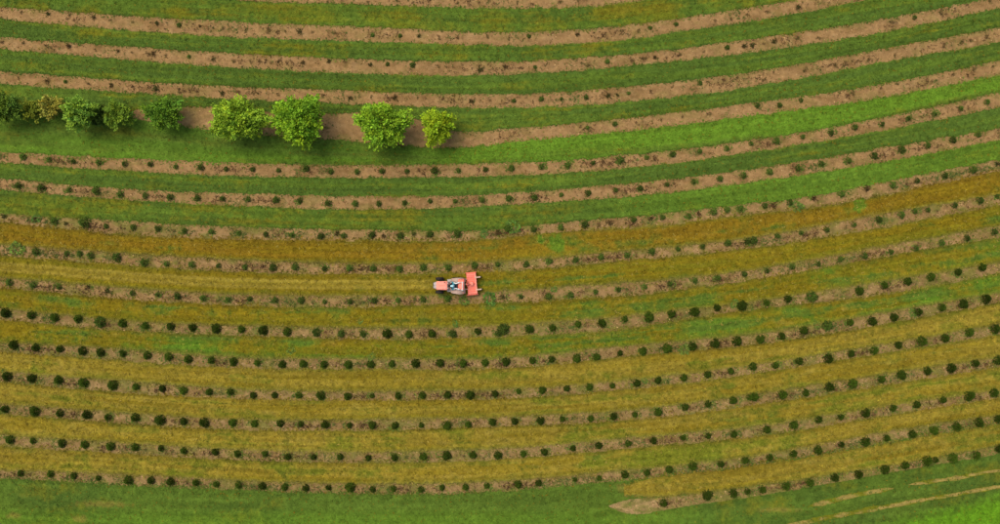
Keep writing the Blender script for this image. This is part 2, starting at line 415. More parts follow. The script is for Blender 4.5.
# ---------------------------------------------------------------- clods, mulch and dead weeds in the soil strips (stuff)
def debris():
    V, F, Cc = [], [], []
    VW, FW, CW = [], [], []
    n0 = 0
    for r in range(0, 17):
        x0 = {4: 190, 16: 615}.get(r, -30)
        n = int((1030 - x0) * 2.6)
        px = RNG.uniform(x0, 1030, n); t = RNG.uniform(.04, .96, n)
        py = TOP[r](px) * (1 - t) + BOT[r](px) * t
        z = .006 + (.055 if r == 16 else 0)
        s = RNG.uniform(.02, .06, n) * (1 + (RNG.random(n) < .06) * 1.0)
        tint = RNG.random(n)
        col = np.where((tint < .45)[:, None], C['soil_l'] * 1.15, np.where((tint < .85)[:, None], C['soil_d'] * .8, C['soil_g']))
        col = col * RNG.uniform(.7, 1.25, n)[:, None]
        base = np.stack([wx(px), wy(py), np.full(n, z)], -1)
        an = RNG.uniform(0, 6.28, n)
        tet = []
        for q in range(3):
            a = an + q * 2.094 + RNG.uniform(-.4, .4, n); tet.append(base + np.stack([np.cos(a) * s, np.sin(a) * s * .8, -s * .1], -1))
        tet.append(base + np.stack([0 * s, 0 * s, s * .7], -1))
        V.append(np.stack(tet, 1).reshape(-1, 3)); Cc.append(np.repeat(col, 4, 0))
        idx = n0 + np.arange(n)[:, None] * 4
        F.append(np.concatenate([idx + np.array([[0, 1, 3]]), idx + np.array([[1, 2, 3]]), idx + np.array([[2, 0, 3]])]))
        n0 += n * 4
        # dead weeds and low green weeds: thin splayed blades in drifts around the row centre
        n = int((1030 - x0) * (2.8 if 7 <= r <= 11 else 2.2 if r >= 5 else 1.2))
        px = RNG.uniform(x0, 1030, n); t = np.clip(RNG.normal(.5, .17, n), .02, .98)
        drift = fbm(px * .05, px * 0 + r * 3.1, 800 + r, 2)
        keep = RNG.random(n) < sstep(.42, .72, drift)
        px, t, drift = px[keep], t[keep], drift[keep]; n = len(px)
        py = TOP[r](px) * (1 - t) + BOT[r](px) * t
        kindn = fbm(px * .04, px * 0 + r * 5.3, 850 + r, 2) + RNG.normal(0, .08, n)
        col = np.where((kindn < (.52 if r < 5 else .46))[:, None], lin(82, 62, 40), np.where((kindn < .56)[:, None], lin(116, 88, 56), lin(84, 102, 46)))
        col = col * RNG.uniform(.6, 1.3, n)[:, None]
        for j in range(5):
            an = RNG.uniform(0, 6.28, n); ln = RNG.uniform(.05, .17, n); w = ln * .16; h = RNG.uniform(.02, .16, n)
            ox, oy = RNG.normal(0, .05, n), RNG.normal(0, .05, n)
            cx, cy = wx(px) + ox, wy(py) + oy; dx, dy = np.cos(an), np.sin(an)
            zz = np.full(n, z)
            VW.append(np.stack([np.stack([cx - dy * w, cy + dx * w, zz], -1), np.stack([cx + dy * w, cy - dx * w, zz], -1),
                                np.stack([cx + dx * ln, cy + dy * ln, zz + h], -1)], 1).reshape(-1, 3)); CW.append(np.repeat(col, 3, 0))
    me = np_mesh('clods', np.concatenate(V), np.concatenate(F), np.concatenate(Cc))
    tag(link('clods', me, None, M['clod']), 'small clods and mulch bits scattered over the bare soil', 'soil clods', kind='stuff')
    VW = np.concatenate(VW)
    me = np_mesh('low_weeds', VW, np.arange(len(VW)).reshape(-1, 3), np.concatenate(CW))
    tag(link('low_weeds', me, None, M['dry']), 'low dead and green weeds drifting along the soil strips', 'weeds', kind='stuff')
debris()

# ---------------------------------------------------------------- plants of the rows
def kites(p, d, up, ln, w, col):
    """folded leaf blades: p root, d direction, up side hint; arrays"""
    side = np.cross(d, up); side /= np.linalg.norm(side, axis=1)[:, None] + 1e-9
    nrm = np.cross(side, d)
    mid = p + d * (ln * .5)[:, None]
    a = mid + side * w[:, None] + nrm * (w * .35)[:, None]; b = mid - side * w[:, None] + nrm * (w * .35)[:, None]
    tip = p + d * ln[:, None]
    v = np.stack([p, a, tip, b], 1).reshape(-1, 3)
    i = np.arange(len(p))[:, None] * 4
    f = np.concatenate([i + np.array([[0, 1, 2]]), i + np.array([[0, 2, 3]])])
    return v, f, np.repeat(col, 4, 0)

def conifer_mesh(name, n, seed, loose=0.0, tall=1.15):
    """unit plant: radius 1, height tall; whorled branch tiers of needle sprays"""
    g = np.random.default_rng(seed)
    h = np.concatenate([g.beta(1.0, 1.5, n), g.random(n // 8) * .15])
    n = len(h)
    h = np.where(g.random(n) < .7, np.floor(h * 7) / 7 + g.normal(0, .025, n), h); h = np.clip(h, .02, 1)
    nb = 9
    an = g.integers(0, nb, n) * 2 * math.pi / nb + h * 5.3 + g.normal(0, .28, n)
    prof = (1 - h) ** .75 * (1 + .10 * np.sin(an * 3 + seed) + .06 * np.sin(an * 5 + seed * 2)) + .05
    rr = prof * np.sqrt(g.uniform(.12, 1, n)) * (1 - .12)
    m_ = n // 4; h[:m_] = g.uniform(.55, 1.0, m_); rr[:m_] = (1.05 - h[:m_]) * g.random(m_) * .8
    p = np.stack([np.cos(an) * rr, np.sin(an) * rr, .08 + h * tall - .18 * rr * (1 - loose)], -1)
    d = np.stack([np.cos(an), np.sin(an), g.uniform(-.1, .75, n)], -1) + g.normal(0, .28 + .25 * loose, (n, 3))
    d /= np.linalg.norm(d, axis=1)[:, None]
    ln = g.uniform(.18, .36, n) * (1 + .4 * loose); w = ln * g.uniform(.16, .30, n)
    br = g.uniform(.65, 1.35, n); col = np.stack([br * g.uniform(.9, 1.15, n), br, br * g.uniform(.85, 1.1, n)], -1)
    v, f, c = kites(p, d, np.tile([0, 0, 1.], (n, 1)) + g.normal(0, .3, (n, 3)), ln, w, col)
    # stem
    m = 6; a = np.arange(m) * 2 * math.pi / m
    ring = np.concatenate([np.stack([np.cos(a) * .06, np.sin(a) * .06, 0 * a], -1), [[0, 0, tall * .95]]])
    k = len(v); sf = np.array([[k + i, k + (i + 1) % m, k + m] for i in range(m)])
    v = np.concatenate([v, ring]); f = np.concatenate([f, sf]); c = np.concatenate([c, np.tile([.8, .55, .5], (m + 1, 1))])
    return np_mesh(name, v, f, c)
def twig_mesh(name, n, seed, spread):
    g = np.random.default_rng(seed)
    an = g.uniform(0, 6.28, n); p = np.stack([g.normal(0, .22 * spread, n), g.normal(0, .15 * spread, n), g.uniform(0, .25, n)], -1)
    d = np.stack([np.cos(an), np.sin(an), g.uniform(.05, .9, n)], -1); d /= np.linalg.norm(d, axis=1)[:, None]
    ln = g.uniform(.3, .85, n); w = ln * g.uniform(.06, .13, n)
    br = g.uniform(.45, 1.3, n); gr = (g.random(n) < .3)[:, None]
    col = np.where(gr, np.stack([br * .8, br * 1.15, br * .8], -1), np.stack([br, br, br], -1))
    return np_mesh(name, *kites(p, d, np.tile([0, 0, 1.], (n, 1)), ln, w, col))
def herb_mesh(name, n, seed):
    g = np.random.default_rng(seed)
    an = g.uniform(0, 6.28, n); rr = np.sqrt(g.random(n)) * .75
    p = np.stack([np.cos(an) * rr, np.sin(an) * rr * .8, g.uniform(.0, .5, n) * (1 - rr * .6)], -1)
    d = np.stack([np.cos(an + g.normal(0, .8, n)), np.sin(an + g.normal(0, .8, n)), g.uniform(.0, .9, n)], -1); d /= np.linalg.norm(d, axis=1)[:, None]
    ln = g.uniform(.22, .5, n); w = ln * g.uniform(.12, .26, n); br = g.uniform(.5, 1.5, n)
    col = np.stack([br * g.uniform(.8, 1.25, n), br, br * g.uniform(.7, 1.3, n)], -1)
    return np_mesh(name, *kites(p, d, np.tile([0, 0, 1.], (n, 1)), ln, w, col))

SHRUB = [conifer_mesh('evergreen_shrub', 560, 11 + i, 0, 1.05 + .12 * (i % 3)) for i in range(8)]
SEED = [conifer_mesh('evergreen_seedling', 260, 51 + i, .5, 1.1) for i in range(6)]
LOOSE = [conifer_mesh('loose_shrub', 230, 71 + i, .9, 1.0) for i in range(4)]
TWIG = [twig_mesh('withered_seedling', 58, 91 + i, .6 + .25 * i) for i in range(5)]
HERB = [herb_mesh('weed_clump', 130, 111 + i) for i in range(4)]
FAINT = [twig_mesh('withered_seedling', 40, 191 + i, .7 + .25 * i) for i in range(5)]
M['faint'] = leaf_mat('dry_stalks', lin(112, 84, 54), lin(98, 82, 46))
for l, m in ((FAINT, 'faint'), (SHRUB, 'shrub'), (SEED, 'seedling'), (LOOSE, 'seedling'), (TWIG, 'withered'), (HERB, 'weed')):
    for me in l: me.materials.append(M[m])

# plants read off the photograph in 250x131-pixel tiles at 4x: row -> {(tile x, tile y): [(u, v[, radius or mark])]}
# marks: g green and loose, d dark brown
T = {
0:{(250,0):[(20,2),(310,3),(470,5),(650,8),(830,10),(915,5)],(500,0):[(70,10),(130,14),(240,6)]},
1:{(0,0):[(83,48),(188,55,'d'),(275,58),(372,68,'d'),(440,78),(530,87),(625,90,'d'),(715,98,'g'),(798,102,'d'),(890,110),(982,115)],
   (250,0):[(75,120),(140,123),(198,123,'d'),(250,125),(340,130),(490,138,'g'),(600,142,'g'),(675,142,'d'),(755,147),(830,147),(950,143)],
   (500,0):[(35,150),(115,143,'g'),(210,130),(310,135,'d'),(375,130),(490,120),(555,120),(600,110,'g'),(705,95,'g'),(860,80),(925,75),(990,55)],
   (750,0):[(70,45),(195,25,'d')]},
2:{(0,0):[(5,165),(90,168),(180,180),(270,182,'d'),(378,198),(470,202,'d'),(525,208),(608,212,'d'),(660,220),(755,225,'g'),(850,235,'d'),(935,242)],
   (250,0):[(0,242),(40,243),(112,245,'d'),(210,248,'d'),(315,243,'d'),(380,245),(480,257,'d'),(550,255,'g'),(650,258,'g'),(750,262),(920,275,'d')],
   (500,0):[(20,265,'d'),(85,270),(140,268,'g'),(355,258),(430,245,'g'),(530,238),(572,232),(622,228,'d'),(722,215),(815,205),(910,188,'g'),(980,180,'d')],
   (750,0):[(10,180,'d'),(97,163,'d'),(190,153),(275,150),(570,85,'d'),(660,68,'g'),(768,45,'d'),(870,18),(960,0,'d')]},
3:{(0,0):[(70,310),(185,322,'d'),(260,325,'g'),(352,333),(442,340,'d'),(525,345),(620,353,'d'),(712,360),(787,366),(885,370,'d'),(950,367)],
   (250,0):[(12,370),(110,375),(290,378),(400,390,'d'),(485,387),(580,390,'d'),(670,390),(770,393),(885,403,'d'),(960,400)],
   (500,0):[(55,402,'g'),(165,395,'g'),(245,395,'g'),(345,388,'g'),(435,382,'d'),(470,378,'d'),(515,372,'g'),(605,365),(690,345),(800,330,'g'),(830,325),(895,318),(950,310)],
   (750,0):[(58,315),(220,280,'d'),(345,260,'d'),(380,255,'d'),(475,238),(580,220),(780,180),(850,165,'d'),(885,162),(950,145)]},
4:{(500,0):[(350,510,'g'),(460,495,'g'),(545,490),(645,480),(730,465),(835,455)],
   (750,0):[(30,420,'g'),(120,420,'g'),(205,400,'g'),(415,372),(525,350),(590,335),(710,317),(815,297,'d'),(900,275),(975,265)]},
5:{(0,131):[(90,103,18),(195,113,13),(292,122,12),(393,125,14),(498,130,15),(600,132,15),(702,142,13),(803,145,16),(903,152,12)],
   (250,131):[(10,153,13),(113,157,12),(225,150,'g'),(323,163,13),(428,163,14),(528,160,14),(628,160,13),(737,157,18),(833,157,12),(942,153,13)],
   (500,131):[(45,148,'g'),(165,142,15),(270,137,16),(372,127,11),(482,115,17),(590,105,9),(692,93,15),(800,80,12),(907,68,14)],
   (750,131):[(5,50,12),(107,37,16),(212,22,12),(325,7,15)],(750,0):[(420,508,16),(530,495,12),(635,473,12),(738,455,14),(845,433,13),(950,407,14)]},
6:{(0,131):[(72,218,16),(163,225,18),(275,235,13),(382,238,20),(480,252,16),(580,258,15),(678,263,16),(788,267,15),(890,270,14),(992,272,14)],
   (250,131):[(103,275,17),(198,278,15),(312,287,16),(420,290,16),(515,290,15),(618,285,13),(720,280,13),(820,280,12),(928,275,15)],
   (500,131):[(35,268,15),(137,265,17),(245,255,12),(352,247,16),(462,235,12),(562,228,14),(668,214,13),(773,202,12),(880,190,16),(977,178,15)],
   (750,131):[(80,163,16),(193,148,15),(288,130,14),(396,118,15),(498,98,17),(608,73,19),(712,57,15),(813,35,17),(915,13,14)]},
7:{(0,131):[(12,340,'d'),(140,352,'d'),(215,360,18),(260,370,'d'),(335,365,26),(423,380,13),(532,385,15),(630,390,16),(738,400,'g'),(843,402,15),(955,408,'g')],
   (250,131):[(62,413,14),(167,415,12),(282,420,17),(350,410,'d'),(375,418,14),(487,415,17),(533,420,'d'),(602,418,16),(655,412,'d'),(720,412,16),(830,410,18),(990,405,'d')],
   (500,131):[(30,390,'g'),(135,393,16),(243,385,15),(340,375,18),(440,368,'d'),(535,353,16),(605,350,'d'),(650,345,14),(755,338,13),(795,330,'d'),(855,322,19),(910,315,15),(962,308,15)],
   (750,131):[(60,298,16),(95,298,'d'),(160,285,16),(260,270,'d'),(368,253,15),(470,230,'d'),(572,215,15),(670,198,14),(782,178,16),(895,155,17),(995,130,'d')]},
8:{(0,131):[(140,482,18),(265,490,13),(318,490,'g'),(360,497,17),(465,505,22)],
   (0,262):[(575,3,18),(665,8,14),(765,10,17),(873,15,13),(978,20,14)],
   (250,262):[(90,22,18),(180,20,18),(297,27,14),(397,25,17),(492,25,16),(597,27,17),(693,22,18),(793,22,17),(898,13,'g'),(990,10,'g')],
   (500,131):[(200,520,14),(303,515,14),(405,503,16),(508,497,'g'),(607,482,18),(712,472,13),(810,462,14),(912,448,17),(990,440,16)],(500,262):[(105,10,'g')],
   (750,131):[(15,437,20),(110,420,14),(205,407,12),(308,395,15),(418,375,12),(517,353,18),(608,335,18),(660,320,'g'),(713,315,13),(820,297,15),(922,277,18),(990,260,12)]},
9:{(0,262):[(35,82,18),(130,93,17),(235,100,14),(350,102,'d'),(425,115,'d'),(528,125,14),(628,130,12),(708,137,18),(810,145,16),(910,150,14),(998,148,13)],
   (250,262):[(100,152,14),(203,153,18),(297,160,12),(400,158,14),(497,155,'g'),(592,153,'g'),(692,150,16),(790,145,19)],
   (500,262):[(10,140,'d'),(85,140,11),(193,137,16),(282,132,17),(382,120,13),(475,112,13),(582,100,11),(680,87,15),(780,73,15),(873,63,14),(978,48,15)],
   (750,262):[(68,35,14),(170,20,13),(275,8,12)],(750,131):[(363,513,15),(460,500,16),(565,483,14),(665,470,15),(768,448,17),(870,428,16),(980,403,16)]},
10:{(0,262):[(20,203,24),(123,212,22),(215,223,23),(310,228,21),(398,240,'G'),(487,245,21),(578,255,20),(680,258,20),(768,262,20),(863,267,24),(965,270,18)],
   (250,262):[(50,275,23),(147,280,22),(265,283,'g'),(365,288,'g'),(452,288,'g'),(548,288,23),(635,290,18),(727,287,19),(812,287,'g'),(912,278,18),(995,285,'g')],
   (500,262):[(15,270,'G'),(118,268,22),(210,263,19),(312,250,18),(408,245,22),(500,228,16),(597,222,26),(687,208,20),(780,200,24),(870,183,20),(970,175,25)],
   (750,262):[(68,163,17),(153,147,20),(248,138,'G'),(440,115,22),(540,93,18),(633,77,20),(727,60,21),(835,40,19),(932,20,23)]},
11:{(0,262):[(50,332,26),(140,342,21),(237,348,19),(328,357,23),(400,362,22),(490,367,18),(587,375,20),(672,380,22),(750,390,22),(843,393,18),(932,400,21)],
   (250,262):[(28,405,18),(127,410,20),(212,408,19),(295,410,18),(393,412,20),(482,410,21),(568,408,17),(662,407,22),(760,405,21),(853,407,20),(940,403,18)],
   (500,262):[(25,400,22),(130,395,17),(207,390,18),(307,387,21),(388,380,18),(480,365,15),(572,357,21),(670,347,24),(770,340,23),(862,327,23),(950,318,24)],
   (750,262):[(43,310,22),(128,297,20),(217,275,22),(310,255,'G'),(403,243,19),(492,237,23),(580,222,22),(675,200,21),(770,182,20),(857,167,24),(947,147,24)]},
12:{(0,262):[(25,458,23),(123,467,23),(232,473,22),(330,483,25),(447,495,28),(542,500,19),(647,507,20),(732,515,19),(835,520,18),(920,520,18)],
   (250,393):[(12,10,18),(98,10,17),(195,10,17),(282,12,22),(390,14,20),(488,12,14),(592,12,18),(690,10,18),(792,8,20),(880,8,22),(980,5,18)],
   (500,262):[(75,518,15),(170,513,20),(268,507,18),(358,500,20),(450,495,15),(548,485,21),(632,473,18),(737,463,18),(832,450,18),(925,438,17)],
   (750,262):[(12,418,20),(103,413,18),(198,398,18),(315,387,23),(405,367,18),(498,355,20),(595,333,20),(690,317,24),(783,305,22),(880,282,24),(985,268,24)]},
13:{(0,393):[(17,65,20),(135,75,26),(237,82,20),(345,88,22),(430,98,18),(538,100,22),(637,110,26),(732,115,19),(815,120,28),(928,120,21)],
   (250,393):[(17,125,18),(120,123,18),(203,125,15),(300,128,20),(397,130,15),(488,130,20),(580,132,18),(685,130,14),(788,132,23),(873,127,18),(970,118,20)],
   (500,393):[(58,115,18),(163,112,20),(250,105,15),(363,103,17),(455,95,18),(540,87,15),(635,77,20),(742,57,18),(833,45,17),(935,30,20),(1000,18,16)],
   (750,393):[(20,17,22),(133,8,22),(225,0,18)],
   (750,262):[(320,500,23),(413,488,24),(528,470,20),(608,452,23),(712,437,21),(807,425,24),(905,405,22),(995,393,22)]},
14:{(0,393):[(38,188,22),(130,193,16),(245,203,22),(335,208,21),(440,215,22),(538,218,20),(642,222,16),(733,233,18),(860,237,19),(948,245,18)],
   (250,393):[(60,245,16),(150,257,17),(255,258,15),(360,257,17),(473,260,16),(578,260,18),(692,255,21),(785,252,24),(893,250,19),(992,252,20)],
   (500,393):[(93,245,16),(178,238,18),(292,222,16),(395,212,18),(513,203,17),(615,192,18),(733,180,15),(833,173,16),(935,165,18)],
   (750,393):[(70,147,19),(178,130,22),(277,108,20),(365,97,16),(465,82,23),(573,60,18),(670,47,20),(775,28,18),(882,12,26),(980,0,22)]},
15:{(0,393):[(80,322,17),(200,325,19),(293,333,18),(392,342,15),(512,350,22),(602,352,20),(680,357,19),(782,360,19),(863,367,16),(953,370,18)],
   (250,393):[(48,375,19),(137,378,18),(223,382,17),(313,380,15),(400,378,26),(490,387,17),(573,385,16),(683,388,17),(768,380,15),(862,378,17),(947,373,15)],
   (500,393):[(72,368,20),(155,362,18),(300,348,13),(397,342,14),(500,328,20),(588,320,18),(678,307,19),(772,295,22),(885,285,17),(982,270,19)],
   (750,393):[(80,260,18),(175,245,19),(273,230,21),(367,208,16),(465,198,26),(548,182,18),(652,167,22),(740,153,23),(830,137,22),(920,120,24),(995,105,20)]},
16:{(500,393):[(655,442,18),(830,410,25),(935,403,22),(990,395,16)],
   (750,393):[(52,388,20),(145,375,20),(240,360,22),(340,340,20),(437,327,22),(542,307,23),(622,290,22),(710,272,24),(742,268,16),(813,263,24),(907,250,20),(995,222,20)]},
}
def nth(n):
    if 10 <= n % 100 <= 20: return '%dth' % n
    return '%d%s' % (n, {1: 'st', 2: 'nd', 3: 'rd'}.get(n % 10, 'th'))

def grow(mesh, name, px, py, rpx, hmul=1.0, squash=1.0):
    o = bpy.data.objects.new(name, mesh); scene.collection.objects.link(o)
    r = rpx * S
    x, y = spot(px, py, r * .5)
    o.location = (x, y, -.01); o.rotation_euler = (random.gauss(0, .06), random.gauss(0, .06), random.uniform(0, 6.28))
    o.scale = (r * random.uniform(.94, 1.08), r * random.uniform(.9, 1.04), r * hmul * random.uniform(.9, 1.15))
    return o

for r, tiles in T.items():
    pts = []
    for (tx, ty), lst in tiles.items():
        for p in lst:
            pts.append((tx + p[0] / 4, ty + p[1] / 4, p[2] if len(p) > 2 else None))
    pts.sort()
    n = len(pts)
    where = row_phrase(r)
    for i, (px, py, mk) in enumerate(pts):
        mid = CX if r != 16 else 800
        pos = ('%s from left' % nth(i + 1)) if px < mid else ('%s from right' % nth(n - i))
        if i == 0: pos = 'leftmost'
        if i == n - 1: pos = 'rightmost'
        z0 = .055 if r == 16 else 0
        if r <= 4:
            rp = random.uniform(2.2, 3.6) * (1.35 if mk == 'd' else 1)
            if mk == 'g':
                o = grow(random.choice(SEED), 'seedling', px, py, random.uniform(2.2, 3.3), .8)
                tag(o, 'small green seedling, %s, %s' % (pos, where), 'seedling', 'plants in the upper rows')
            else:
                o = grow(random.choice(TWIG if mk == 'd' and px < 800 else FAINT), 'withered_seedling', px, py, rp, .8)
                tag(o, '%s withered seedling, %s, %s' % ('dark brown' if mk == 'd' and px < 800 else 'thin brownish', pos, where), 'seedling', 'plants in the upper rows')
        elif r <= 9:
            if mk == 'd':
                o = grow(random.choice(TWIG), 'withered_seedling', px, py, random.uniform(3.6, 5.2), .8)
                tag(o, 'dark brown withered weed clump, %s, %s' % (pos, where), 'weed', 'plants in the middle rows')
            else:
                rp = random.uniform(2.8, 3.6) if mk == 'g' else mk / 4 * .92
                o = grow(random.choice(LOOSE if mk == 'g' else SEED), 'seedling', px, py, rp)
                sz = 'pale green loose' if mk == 'g' else ('tiny dark green' if rp < 3.1 else 'large dark green' if rp > 4.3 else 'dark green')
                tag(o, '%s seedling, %s, %s' % (sz, pos, where), 'seedling', 'plants in the middle rows')
        else:
            if mk in ('g', 'G'):
                rp = random.uniform(3.6, 4.4) if mk == 'g' else random.uniform(5.4, 6.1)
                o = grow(random.choice(LOOSE), 'shrub', px, py, rp)
                tag(o, '%s green loose shrub, %s, %s' % ('thin' if mk == 'g' else 'wide bright', pos, where), 'shrub', 'shrubs in the lower rows')
            else:
                rp = min(mk, 25) / 4 * .90
                o = grow(random.choice(SHRUB), 'evergreen_shrub', px, py, rp)
                sz = 'small' if rp < 4.4 else 'large' if rp > 5.7 else ''
                tag(o, ('%s dark round evergreen shrub, %s, %s' % (sz, pos, where)).strip(), 'shrub', 'shrubs in the lower rows')
        o.location.z += z0

# green growth round the feet of many shrubs (stuff)
def foot_grass():
    V, Cc = [], []
    for r in range(5, 17):
        for (tx, ty), lst in T[r].items():
            for p in lst:
                if RNG.random() > (.75 if r >= 9 else .5): continue
                rad = (p[2] / 4 if len(p) > 2 and not isinstance(p[2], str) else 4) * S
                x, y = wx(tx + p[0] / 4), wy(ty + p[1] / 4)
                n = int(RNG.integers(14, 42)); a0 = RNG.uniform(0, 6.28)
                an = a0 + RNG.normal(0, 1.0, n); rr = rad * RNG.uniform(.75, 1.5, n)
                cx, cy = x + np.cos(an) * rr * 1.2, y + np.sin(an) * rr * .85
                col = lin(84, 112, 40) * RNG.uniform(.55, 1.35, n)[:, None]; z = .01 + (.055 if r == 16 else 0)
                for j in range(2):
                    a = RNG.uniform(0, 6.28, n); ln = RNG.uniform(.06, .17, n); w = ln * .2; dx, dy = np.cos(a), np.sin(a); zz = np.full(n, z)
                    V.append(np.stack([np.stack([cx - dy * w, cy + dx * w, zz], -1), np.stack([cx + dy * w, cy - dx * w, zz], -1),
                                       np.stack([cx + dx * ln, cy + dy * ln, zz + RNG.uniform(.02, .12, n)], -1)], 1).reshape(-1, 3))
                    Cc.append(np.repeat(col, 3, 0))
    V = np.concatenate(V); me = np_mesh('foot_grass', V, np.arange(len(V)).reshape(-1, 3), np.concatenate(Cc))
    tag(link('foot_grass', me, None, M['blades']), 'green grass and weeds growing round the feet of the shrubs', 'grass', kind='stuff')
foot_grass()

# larger weeds standing out in the rows
for px, py, rp, hm, lab in (
    (490, 299, 8.5, .6, 'pale green sprawling weed clump just below the red mower'),
    (464, 301, 6.5, .6, 'dark green weed clump below the rear of the tractor'),
    (441, 296, 3.4, .6, 'small green weed below the front of the tractor'),
    (15, 248.5, 9, .5, 'wide dark green weed clump at the left end above the tractor row'),
    (513, 226, 9, .5, 'wispy pale weed patch below the green alley at picture centre'),
    (798, 206, 7.5, .5, 'green weed patch in the third row below the trees, right part'),
    (685, 350, 7, .6, 'yellow-green spiky weed clump in the third row below the tractor'),
    (290, 350.5, 5, .5, 'wispy light green weed in the alley two rows below the tractor, left'),
    (371, 357, 5, .5, 'green weed above the third row below the tractor, left of centre'),
    (360, 321, 4, .5, 'brownish green weed above a thin shrub, second row below the tractor'),
    (455, 324, 4.5, .5, 'light green weed beside the second row below the tractor, centre'),
    (484, 233, 5, .4, 'low weed clump in the third row below the trees at centre'),
    (735, 304, 5.5, .5, 'pale weed patch beside a large shrub, second row below the tractor'),
    (512, 308, 3.6, .6, 'small bright green weed right of the mower, below the soil strip'),
    (554, 289.5, 4.2, .5, 'bright green weed at the upper edge of the soil right of the tractor'),
    (35, 218, 6, .4, 'low green weed patch near the left end, third row below the trees'),
    (3, 371, 3.4, .6, 'small green weed at the left edge, fourth row below the tractor'),
    (818, 325, 5, .5, 'ragged weed beside a loose shrub, third row below the tractor, right'),
    (645, 381, 4, .5, 'small green weed between two shrubs, fourth row below the tractor'),
    (914, 313, 5, .4, 'dry brownish weed tuft in the third row below the tractor, right')):
    o = grow(random.choice(HERB), 'weed_clump', px, py, rp, hm)
    tag(o, lab, 'weed', 'larger weeds along the rows')

# ---------------------------------------------------------------- leafy trees
def tube(pts, rad, seg=7):
    pts = [Vector(p) for p in pts]; v = []; f = []
    for i, p in enumerate(pts):
        t = (pts[min(i + 1, len(pts) - 1)] - pts[max(i - 1, 0)]).normalized()
        a = t.orthogonal().normalized(); b = t.cross(a)
        for j in range(seg):
            an = 2 * math.pi * j / seg; v.append(p + (a * math.cos(an) + b * math.sin(an)) * rad[i])
    for i in range(len(pts) - 1):
        for j in range(seg):
            f.append((i * seg + j, i * seg + (j + 1) % seg, (i + 1) * seg + (j + 1) % seg, (i + 1) * seg + j))
    f.append(tuple(range(seg))[::-1]); f.append(tuple((len(pts) - 1) * seg + j for j in range(seg)))
    return v, f
def tube_mesh(name, pts, rad, seg=7):
    v, f = tube(pts, rad, seg); me = bpy.data.meshes.new(name); me.from_pydata([tuple(q) for q in v], [], f)
    for p in me.polygons: p.use_smooth = True
    return me

def tree(px, py, rx, ry, height, c1, c2, label, seed, dens=1.0, leaf=.2):
    g = np.random.default_rng(seed)
    cz = height * .58; rz = height * .42
    x, y = spot(px, py, height * .62)
    t = empty('leafy_tree', (x, y, 0), 0)
    tag(t, label, 'tree', 'leafy trees in the broken tree row')
    RX, RY = rx * S, ry * S
    k = .5 * (height - .2)
    tr = link('trunk', tube_mesh('trunk', [(0, 0, -.05), (.02, .03, height * .15), (-.03, .02, height * .35), (.04, -.02, height * .62)],
                                 [.045 * height, .034 * height, .026 * height, .012 * height], 9), t, M['bark'])
    for i in range(7):
        an = i * 2.4 + g.uniform(-.3, .3); z0 = height * (.18 + .06 * i)
        e = Vector((math.cos(an) * RX * .7, math.sin(an) * RY * .7, min(z0 + height * .32, height * .85)))
        s = Vector((0, 0, z0)); m = s.lerp(e, .5) + Vector((0, 0, -.08))
        link('branch', tube_mesh('branch', [s, m, e], [.016 * height, .011 * height, .004 * height], 6), tr, M['bark'])
    # crown: leafy shoots fanning out from the middle, in uneven lobes
    ns = int(150 * dens); P, D, Lc = [], [], []
    ph = g.uniform(0, 6.28, 4); lx = g.normal(0, 1, 3)
    for s in range(ns):
        z = g.uniform(-.55, 1); an = g.uniform(0, 6.28); q = math.sqrt(max(0, 1 - z * z))
        lob = 1 + .13 * math.sin(3 * an + ph[0]) + .10 * math.sin(5 * an + ph[1] + z * 2) + .08 * math.sin(8 * an + ph[2])
        L = lob * g.uniform(.72, 1.04)
        d = np.array([math.cos(an) * q * RX, math.sin(an) * q * RY, z * rz]) * L
        tint = g.normal(1, .18); yel = g.normal(0, .06)
        m = 9
        for j in range(m):
            fr = .42 + .58 * (j + g.random()) / m
            pt = np.array([0, 0, cz]) + d * fr + np.array([0, 0, .12 * rz * math.sin(fr * 3)])
            for l in range(6):
                off = g.normal(0, .085 * (1.25 - fr * .7) * (RX + RY) / 2, 3)
                P.append(pt + off)
                dd = d / np.linalg.norm(d) * .9 + g.normal(0, .65, 3) + np.array([0, 0, .1]); D.append(dd / np.linalg.norm(dd))
                b = tint * g.uniform(.72, 1.28); Lc.append((b * (1 + yel + g.normal(0, .05)), b, b * (1 - yel * 2)))
    P, D, Lc = np.array(P), np.array(D), np.array(Lc); n = len(P)
    ln = g.uniform(.6, 1.3, n) * leaf; w = ln * g.uniform(.26, .4, n)
    v, f, c = kites(P, D, np.tile([0, 0, 1.], (n, 1)) + g.normal(0, .45, (n, 3)), ln, w, np.clip(Lc, .3, 2))
    me = np_mesh('crown', v, f, c)
    cm = leaf_mat('tree_leaves', c1, c2); link('crown', me, t, cm)
    return t
LG = lin(132, 160, 44); MG = lin(106, 146, 42); DG = lin(76, 100, 36); YG = lin(142, 166, 36); BG = lin(110, 148, 50)
tree(5, 109, 17, 15, 3.0, lin(90, 118, 40), lin(96, 124, 42), 'dark green tree cut by the left edge', 1, .8, .18)
tree(31, 110, 12, 11, 1.9, lin(124, 136, 44), lin(118, 132, 44), 'low olive bush beside the dark tree at the left edge', 2, .4, .16)
tree(51, 107, 12, 11, 2.1, lin(158, 152, 62), lin(152, 150, 60), 'small orange-brown tree with withering leaves near the left edge', 3, .45, .16)
tree(79, 112.5, 17, 15.5, 3.4, lin(132, 166, 56), lin(126, 160, 54), 'bright green tree right of the orange-brown one', 4, .9, .2)
tree(99, 115, 9, 11, 2.0, DG, lin(72, 94, 36), 'small dark foliage clump standing for the shaded right side of the bright green tree', 5, .4, .17)  # shaded flank of the bright tree, put in as dark-coloured leaves
